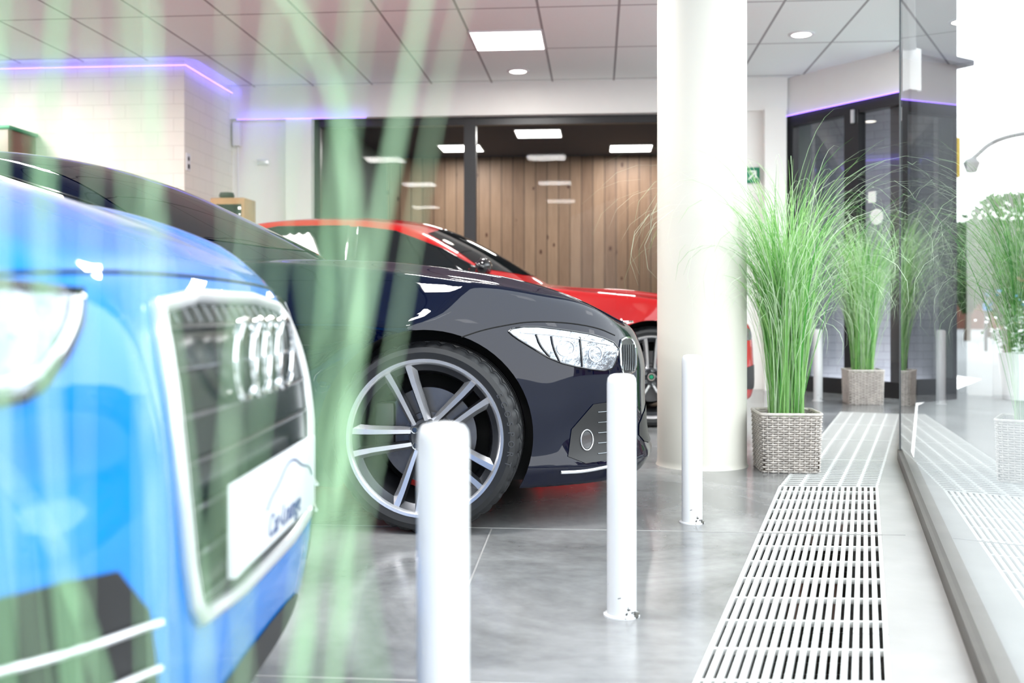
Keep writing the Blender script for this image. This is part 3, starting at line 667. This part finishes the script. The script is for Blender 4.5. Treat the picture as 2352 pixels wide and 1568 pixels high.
V,Fc=merge(*fins); obj('convector_fins',V,Fc,M['sill'],ce,kind="stuff")

v,f=lathe([(0,0),(.228,0),(.2215,.012),(.2205,.03),(.2205,3.02),(0,3.02)],96,'Z'); obj('pillar',v,f,M['pillar'],smooth=True,loc=(.949,5.12,0),label="round cream-painted concrete pillar",cat="pillar")
prof=[(0,0),(.046,0),(.046,.004),(.0372,.006),(.0372,.585),(.0355,.598),(.030,.606),(.018,.6095),(0,.61)]
bv=None
for (x,y) in ((-.098,1.46),(.277,2.587),(.653,3.714),(2.60,8.70)):
    if bv is None:
        v,f=lathe(prof,40,'Z'); o=obj('bollard',v,f,M['bollard'],smooth=True); bv=o
    else: o=bv.copy(); col.objects.link(o)
    o.location=(x,y,0); tag(o,"white-painted steel bollard with rounded top and chipped foot","bollard",None,"white bollards by the window")
def panel(a,b,z=3.02,lab="square white LED ceiling panel, switched on",grp="ceiling light panels",en=78):
    e=empty('ceiling_light_panel',R(a,b,z),RA,label=lab,cat="ceiling light",group=grp)
    f1=merge(box(-.30,.30,-.30,-.285,-.012,0),box(-.30,.30,.285,.30,-.012,0),box(-.30,-.285,-.285,.285,-.012,0),box(.285,.30,-.285,.285,-.012,0)); obj('panel_frame',f1[0],f1[1],M['cable'],e)
    v,f=box(-.285,.285,-.285,.285,-.008,-.002); obj('diffuser',v,f,M['panel_em'],e)
    if en:
        ld=bpy.data.lights.new('panel_lamp','AREA'); ld.size=.55; ld.energy=en; ld.color=(1,.98,.95); lo=bpy.data.objects.new('panel_lamp',ld); col.objects.link(lo); lo.parent=e; lo.location=(0,0,-.03)
for a,b,en in ((-.74,8.5,35),(-.74,5.5,58),(-.74,2.5,45),(-3.14,5.5,75),(-3.14,2.5,65),(-5.54,7.3,85),(-5.54,3.7,80),(-.74,-.5,40),(-3.7,-1.5,50)): panel(a,b,en=en)
for a,b in ((-.755,13.18),(-1.909,14.29),(.469,14.49)): panel(a,b,3.05,"square LED panel on the dark ceiling behind glass","adjoining room light panels",24)
for x,y,z in ((.057,9.64,3.02),(2.36,8.35,3.02),(1.8,6.2,3.02),(3.45,9.65,3.0)):  # last one is added to brighten the vestibule, standing in for a door reflection
    e=empty('downlight',(x,y,z),0,label="small round recessed ceiling downlight, switched on",cat="ceiling light",group="round downlights")
    v,f=lathe([(.075,0),(.105,0),(.105,-.006),(.095,-.012),(.078,-.010)],32,'Z'); obj('downlight_ring',v,[q[::-1] for q in f],M['cable'],e,True)
    v,f=lathe([(0,-.006),(.078,-.006)],32,'Z'); obj('downlight_lens',v,[q[::-1] for q in f],M['down_em'],e)

def thing(nm,parts,loc,rotz,label,cat):
    e=empty(nm,loc,rotz,label=label,cat=cat)
    for pn,vf,mt in parts: obj(pn,vf[0],vf[1],mt,e,True)
    return e
thing('junction_box',[('box_body',box(-.04,.04,-.07,0,-.12,.12,.01),M['cable']),('cable',tube([(0,-.02,-.12),(.01,-.02,-.6),(.01,-.02,-.85)],.008,6),M['cable']),('outlet',box(-.035,.055,-.03,0,-1.0,-.85,.006),M['cable'])],R(-3.64,10.15,2.55),RA,"white power box with cable on the wall","power box")
thing('wall_socket',[('socket_plate',box(-.045,.045,-.012,0,-.08,.08,.004),M['cable']),('socket_insert',xf(lathe([(0,-.014),(.02,-.014),(.024,-.010)],16),Matrix.Translation((0,0,.03))),M['black_plastic']),('switch_insert',box(-.02,.02,-.016,-.01,-.06,-.02),M['black_plastic'])],R(-3.70,9.0,2.11),RA+math.pi/2,"white double wall socket","socket")
thing('thermostat',[('thermostat_body',box(-.06,.06,-.02,0,-.03,.03,.005),M['satin'])],R(-3.38,10.15,2.27),RA,"small grey thermostat on white wall","thermostat")
thing('storage_cabinet',[('cabinet_body',box(-.16,.16,-.15,.15,0,1.78,.01),M['box_wood']),('cabinet_front',box(-.10,.13,-.162,-.15,1.45,1.72,.003),M['glass_dark']),('pot',xf(lathe([(0,0),(.05,0),(.07,.03),(.06,.06),(0,.06)],16,'Z'),Matrix.Translation((-.06,0,1.78))),M['black_plastic'])],R(-3.31,9.1,0),RA,"wooden cabinet with dark glass front beside white wall","cabinet")
thing('display_box',[('box_body',box(-.6,.20,-.45,0,0,2.34,.01),M['brown']),('box_lid',box(-.62,.22,-.47,0,2.34,2.37,.006),M['green_sign'])],R(-5.28,8.92,0),RA,"dark red-brown cabinet with green edge against brick wall","cabinet")
s=thing('exit_sign',[('sign_board',box(-.2,.11,-.02,0,-.075,.075,.004),M['green_sign'])],R(1.46,10.11,2.08),RA,"green emergency exit sign with white arrow","sign")
ar=merge(beam((.0,-.022,-.045),(.06,-.022,.02),.014,.002,Vector((0,1,0))),beam((.01,-.022,.035),(.075,-.022,.035),.014,.002,Vector((0,1,0))),beam((.07,-.022,-.03),(.07,-.022,.04),.014,.002,Vector((0,1,0))))
obj('sign_arrow',ar[0],ar[1],M['sign_white'],s)
ar=merge(beam((-.16,-.022,-.05),(-.16,-.022,.05),.012,.002,Vector((0,1,0))),beam((-.10,-.022,-.05),(-.10,-.022,.05),.012,.002,Vector((0,1,0))),beam((-.166,-.022,.05),(-.094,-.022,.05),.012,.002,Vector((0,1,0))))
obj('sign_doorway',ar[0],ar[1],M['sign_white'],s)

# ---------------------------------------------------------------- plants
def blade(path,w,V,Fc,side=None):
    b=len(V);N=len(path)
    for i,p in enumerate(path):
        t=(path[min(i+1,N-1)]-path[max(i-1,0)]).normalized(); s=side if side else t.cross(Vector((0,0,1)))
        if s.length<1e-4: s=Vector((1,0,0))
        s=s.normalized(); k=i/(N-1); ww=w*(.65+.35*math.sin(min(1,k*2.2)*math.pi/2))*(1-k**2.5)+.0004
        V.append(p-s*ww/2);V.append(p+s*ww/2)
    for i in range(N-1): Fc.append((b+2*i,b+2*i+1,b+2*i+3,b+2*i+2))
def grass(seed,n,Ls,w,spread,droop,base_r=.07,z0=.25,pw=2.0):
    rnd=random.Random(seed);V=[];Fc=[]
    for _ in range(n):
        ph=rnd.uniform(0,2*math.pi); L=rnd.uniform(*Ls); th=abs(rnd.gauss(0,spread)); dr=rnd.uniform(*droop)
        p=Vector((rnd.uniform(-base_r,base_r),rnd.uniform(-base_r,base_r),z0)); path=[p.copy()];N=16; wob=rnd.uniform(-.25,.25)
        for i in range(N):
            k=(i+1)/N; a=th+dr*k**pw; pp=ph+wob*k; st_=L/N; p=p+Vector((math.sin(a)*math.cos(pp),math.sin(a)*math.sin(pp),math.cos(a)))*st_; path.append(p.copy())
        tw=ph+rnd.uniform(-1,1); blade(path,rnd.uniform(*w),V,Fc,Vector((-math.sin(tw),math.cos(tw),rnd.uniform(-.2,.2))))
    return V,Fc
def pot_mesh():
    parts=[];W=.143;Hh=.28;rows=26
    def sq(t,off):
        a=t*4; s=int(a)%4; k=a-int(a); r0=W+off
        c=[(-1,-1),(1,-1),(1,1),(-1,1)]; x=c[s][0]+(c[(s+1)%4][0]-c[s][0])*k; y=c[s][1]+(c[(s+1)%4][1]-c[s][1])*k
        m=(abs(x)**10+abs(y)**10)**(.1); return x/m*r0,y/m*r0
    ns=44;N=ns*4
    for j in range(rows):
        z=.006+j*(Hh-.012)/(rows-1); pts=[]
        for i in range(N):
            t=i/N; off=.0050*math.cos(math.pi*(i/4.0)+ (math.pi if j%2 else 0)); tp=.94+.06*(z/Hh); x,y=sq(t,off); pts.append((x*tp,y*tp,z))
        parts.append(tube(pts,.0042,5,True))
    for i in range(ns):
        x,y=sq((i+.0)/ns,0); parts.append(tube([(x*.94,y*.94,.0),(x,y,Hh)],.003,4))
    for z in (.277,):
        parts.append(tube([(*sq(i/96,.002),z) for i in range(96)],.008,6,True))
    return merge(*parts)
PM=None
def plant(x,y,rz,seed,near=False,k=1.0):
    global PM
    e=empty('potted_grass',(x,y,0),rz,label="artificial ornamental grass in square grey wicker pot",cat="potted plant",group="potted grasses in wicker pots")
    if PM is None: o=obj('wicker_pot',*pot_mesh(),M['wicker'],e,True); PM=o.data
    else: o=bpy.data.objects.new('wicker_pot',PM); col.objects.link(o); o.parent=e
    v,f=box(-.130,.130,-.130,.130,.01,.255); obj('soil',v,f,M['soil'],e)
    if not near:
        a=grass(seed,260,(.65*k,1.20*k),(.005,.010),.075,(.1,1.2),.075,.25,2.8); a2=grass(seed+7,220,(.90*k,1.45*k),(.004,.008),.09,(.8,3.0),.07,.25,3.2); a=merge(a,a2); obj('grass_blades',a[0],a[1],M['leaf'],e,kind="stuff")
        b2=grass(seed+1,330,(.8*k,1.80*k),(.0022,.0042),.10,(1.6,3.9),.07,.25,2.8); obj('grass_wisps',b2[0],b2[1],M['leaf2'],e,kind="stuff")
    return e
plant(1.33,4.97,math.radians(-4),11,False,1.05); plant(2.90,8.47,math.radians(-6),29,False,1.15)
PX,PY=-.17,.58
e=plant(PX,PY,0,5,True)
V=[];Fc=[]
def arc(pts,w,sd=(1,.1,0)):
    pp=chaikin(pts,3,False); blade([q-Vector((PX,PY,0)) for q in pp],w,V,Fc,Vector(sd))
arc([(-.14,.52,.26),(-.115,.46,.50),(-.074,.42,.70),(-.050,.42,.83),(-.030,.42,.93),(-.010,.42,1.08)],.0034)
arc([(-.12,.52,.26),(-.082,.45,.55),(-.064,.42,.76),(-.066,.42,.84),(-.085,.42,.89),(-.125,.42,.95),(-.18,.43,1.0)],.0034)
arc([(-.17,.50,.26),(-.175,.42,.55),(-.186,.40,.80),(-.176,.40,.90),(-.164,.40,1.02)],.0040)
arc([(-.19,.50,.26),(-.205,.42,.55),(-.202,.40,.75),(-.200,.40,.95),(-.19,.4,1.05)],.0034)
arc([(-.09,.52,.26),(-.050,.34,.50),(-.030,.28,.62),(-.046,.26,.74),(-.060,.26,.86)],.0020)
arc([(-.16,.52,.26),(-.165,.46,.50),(-.175,.44,.62),(-.21,.44,.70),(-.26,.45,.72)],.003)
arc([(-.15,.52,.26),(-.14,.42,.50),(-.132,.40,.66),(-.152,.40,.80),(-.150,.40,.93)],.0024)
arc([(-.13,.52,.26),(-.115,.40,.50),(-.115,.38,.66),(-.132,.38,.80),(-.145,.38,.93)],.0018)
rnd=random.Random(8)
for k in range(11):
    xt=-.215+.20*(k+rnd.uniform(0,1))/11; y1=rnd.uniform(.32,.46); xm=-.165+(xt+.165)*.6+rnd.uniform(-.03,.03)
    arc([(-.165+rnd.uniform(-.08,.08),.54,.26),(xm,y1+.04,.52),(xm+(xt-xm)*.6,y1,.72),(xt,y1,.90),(xt+(xt+.12)*.6,y1,1.04)],rnd.uniform(.0009,.0017),(1,rnd.uniform(-.6,.6),0))
obj('grass_blades',V,Fc,M['leafnear'],e,kind="stuff")

# ---------------------------------------------------------------- outside
obj('ground_street',[(-.95,-4,-.04),(2.06,5.26,-.04),(3.46,8.73,-.04),(5.5,12,-.04),(5.5,70,-.04),(70,70,-.04),(70,-60,-.04),(-.95,-60,-.04)],[tuple(range(8))[::-1]],M['asphalt'],label="pale street paving outside the showroom",cat="street",kind="structure")
def house(x,y,w,dp,h,rot,m,seed,fl=2):
    e=empty('house',(x,y,-.04),rot,label="terraced house with pitched roof across the street",cat="house",group="houses across the street")
    v,f=box(-w/2,w/2,0,dp,0,h); obj('house_walls',v,f,m,e)
    rv=[(-w/2-.05,-.4,h-.1),(w/2+.05,-.4,h-.1),(w/2+.05,dp+.4,h-.1),(-w/2-.05,dp+.4,h-.1),(-w/2-.05,dp/2,h+2.0),(w/2+.05,dp/2,h+2.0)]
    obj('house_roof',rv,[(0,1,5,4),(2,3,4,5),(0,4,3),(1,2,5),(0,3,2,1)],M['roof'],e)
    for fz in (1.0,3.6)[:fl]:
        for k in range(3):
            if fz<2 and k==1: 
                v,f=box(-.5,.5,-.06,.02,0,2.1,.01); obj('front_door',v,f,M['brown'],e); continue
            xx=(k-1)*w/3.2; v,f=box(xx-.55,xx+.55,-.05,.02,fz,fz+1.4,.01); obj('house_window',v,f,M['housewin'],e)
for i in range(6):
    t=i*7.6; house(27-t*math.sin(math.radians(4)),-10+t*math.cos(math.radians(4)),7.0,8,5.6+(i%3)*.5,math.radians(-90+4),M['brickred'] if i%2 else M['brickpale'],i)
house(19.5,44,9,8,2.9,math.radians(-24),M['brickred'],9,1)
V=[];Fc=[];rnd=random.Random(3)
for k in range(2200):
    u=rnd.random()**.5; a=rnd.uniform(0,6.283); zz=rnd.uniform(.6,2.5); rad=.7*math.sin(math.pi*min(1,max(0,(2.6-zz)/2.1))**.7)*u; p=Vector((rad*math.cos(a),rad*math.sin(a),zz)); s=rnd.uniform(.04,.08)
    d1=Vector((rnd.gauss(0,1),rnd.gauss(0,1),rnd.gauss(0,1))).normalized(); d2=d1.orthogonal().normalized(); b=len(V); V+=[p-d1*s,p+d2*s*.5,p+d1*s,p-d2*s*.5]; Fc.append((b,b+1,b+2,b+3))
tk=tf=None
for tx,ty,sc in ((7.25,15.0,1.0),(12.0,27.0,1.25),(14.2,30.5,1.4)):
    e=empty('tree',(tx,ty,-.04),tx,label="small leafy green tree beside the street",cat="tree",group="street trees"); e.scale=(sc,sc,sc)
    if tk is None:
        t=tube([(0,0,0),(.03,0,.8),(0,.02,1.6)],.07,10,radf=lambda k:1-.5*k); tk=obj('trunk',t[0],t[1],M['bark'],e,True); tf=obj('foliage',V,Fc,M['tree'],e,kind="stuff")
    else:
        for o_ in (tk,tf):
            q=o_.copy(); col.objects.link(q); q.parent=e
e=empty('planter',(4.6,9.3,-.04),.2,label="white planter with flowering green shrub outside the window",cat="planter")
v,f=lathe([(0,0),(.13,0),(.17,.42),(.155,.42),(.145,.38),(0,.38)],28,'Z'); obj('planter_pot',v,f,M['cable'],e,True)
for nm,cnt,mt_,sg in (('shrub_leaves',650,M['tree'],.10),('flowers',90,M['paper'],.12)):
    V=[];Fc=[]
    for k in range(cnt):
        p=Vector((rnd.gauss(0,sg),rnd.gauss(0,sg),.44+abs(rnd.gauss(.18,.12)))); s=rnd.uniform(.02,.035); d1=Vector((rnd.gauss(0,1),rnd.gauss(0,1),rnd.gauss(0,1))).normalized(); d2=d1.orthogonal().normalized(); b=len(V); V+=[p-d1*s,p+d2*s*.5,p+d1*s,p-d2*s*.5]; Fc.append((b,b+1,b+2,b+3))
    obj(nm,V,Fc,mt_,e,kind="stuff")
e=empty('street_lamp',(13.6,25,-.04),0,label="curved-arm grey street lamp",cat="street lamp")
t=tube(chaikin([(0,0,0),(0,0,3),(0,0,4.9),(-.6,0,5.2),(-1.8,0,5.0),(-2.35,0,4.5)],3,False),.06,8); obj('pole',t[0],t[1],M['steel'],e,True)
v,f=lathe([(0,-.35),(.12,-.33),(.2,-.1),(.12,0),(0,.05)],20,'Z'); obj('lamp_head',[Vector(q)+Vector((-2.38,0,4.5)) for q in v],f,M['steel'],e,True)
e=thing('hanging_sign',[('sign_panel',box(-.04,.04,-.16,.16,0,.9,.02),M['yellow']),('sign_post',tube([(0,0,-3.8),(0,0,0)],.04,8),M['steel'])],(10.0,23.2,3.76),.5,"tall yellow street sign on a post","sign")
e=thing('banner',[('banner_panel',box(-.5,.5,-.03,.03,.8,1.2,.01),M['blue_sign']),('banner_post',tube([(-.45,0,0),(-.45,0,1.25)],.03,8),M['steel']),('banner_post',tube([(.45,0,0),(.45,0,1.25)],.03,8),M['steel'])],(9.75,20,-.04),-.35,"blue banner on two posts by the street","banner")

# ---------------------------------------------------------------- world, lights, camera
wd=bpy.data.worlds.new('World'); bpy.context.scene.world=wd; wd.use_nodes=True; nt=wd.node_tree; bg=nt.nodes['Background']
tc=nt.nodes.new('ShaderNodeTexCoord'); sp=nt.nodes.new('ShaderNodeSeparateXYZ'); cr=nt.nodes.new('ShaderNodeValToRGB'); nt.links.new(tc.outputs['Generated'],sp.inputs[0]); nt.links.new(sp.outputs[2],cr.inputs[0])
cr.color_ramp.elements[0].color=(.93,.95,.97,1); cr.color_ramp.elements[0].position=0; cr.color_ramp.elements[1].color=(.82,.92,1,1); nt.links.new(cr.outputs[0],bg.inputs[0]); bg.inputs[1].default_value=4.5
cd=bpy.data.cameras.new('Camera'); cd.lens=36; cd.sensor_width=36; cd.shift_y=-(784-HZ)/2352; cd.clip_start=.02
cd.dof.use_dof=True; cd.dof.focus_distance=3.6; cd.dof.aperture_fstop=2.8
co=bpy.data.objects.new('Camera',cd); col.objects.link(co); co.location=CAM; co.rotation_euler=(math.pi/2,0,0); bpy.context.scene.camera=co
vs=bpy.context.scene.view_settings
vs.view_transform='Standard'; vs.look='None'; vs.exposure=.28
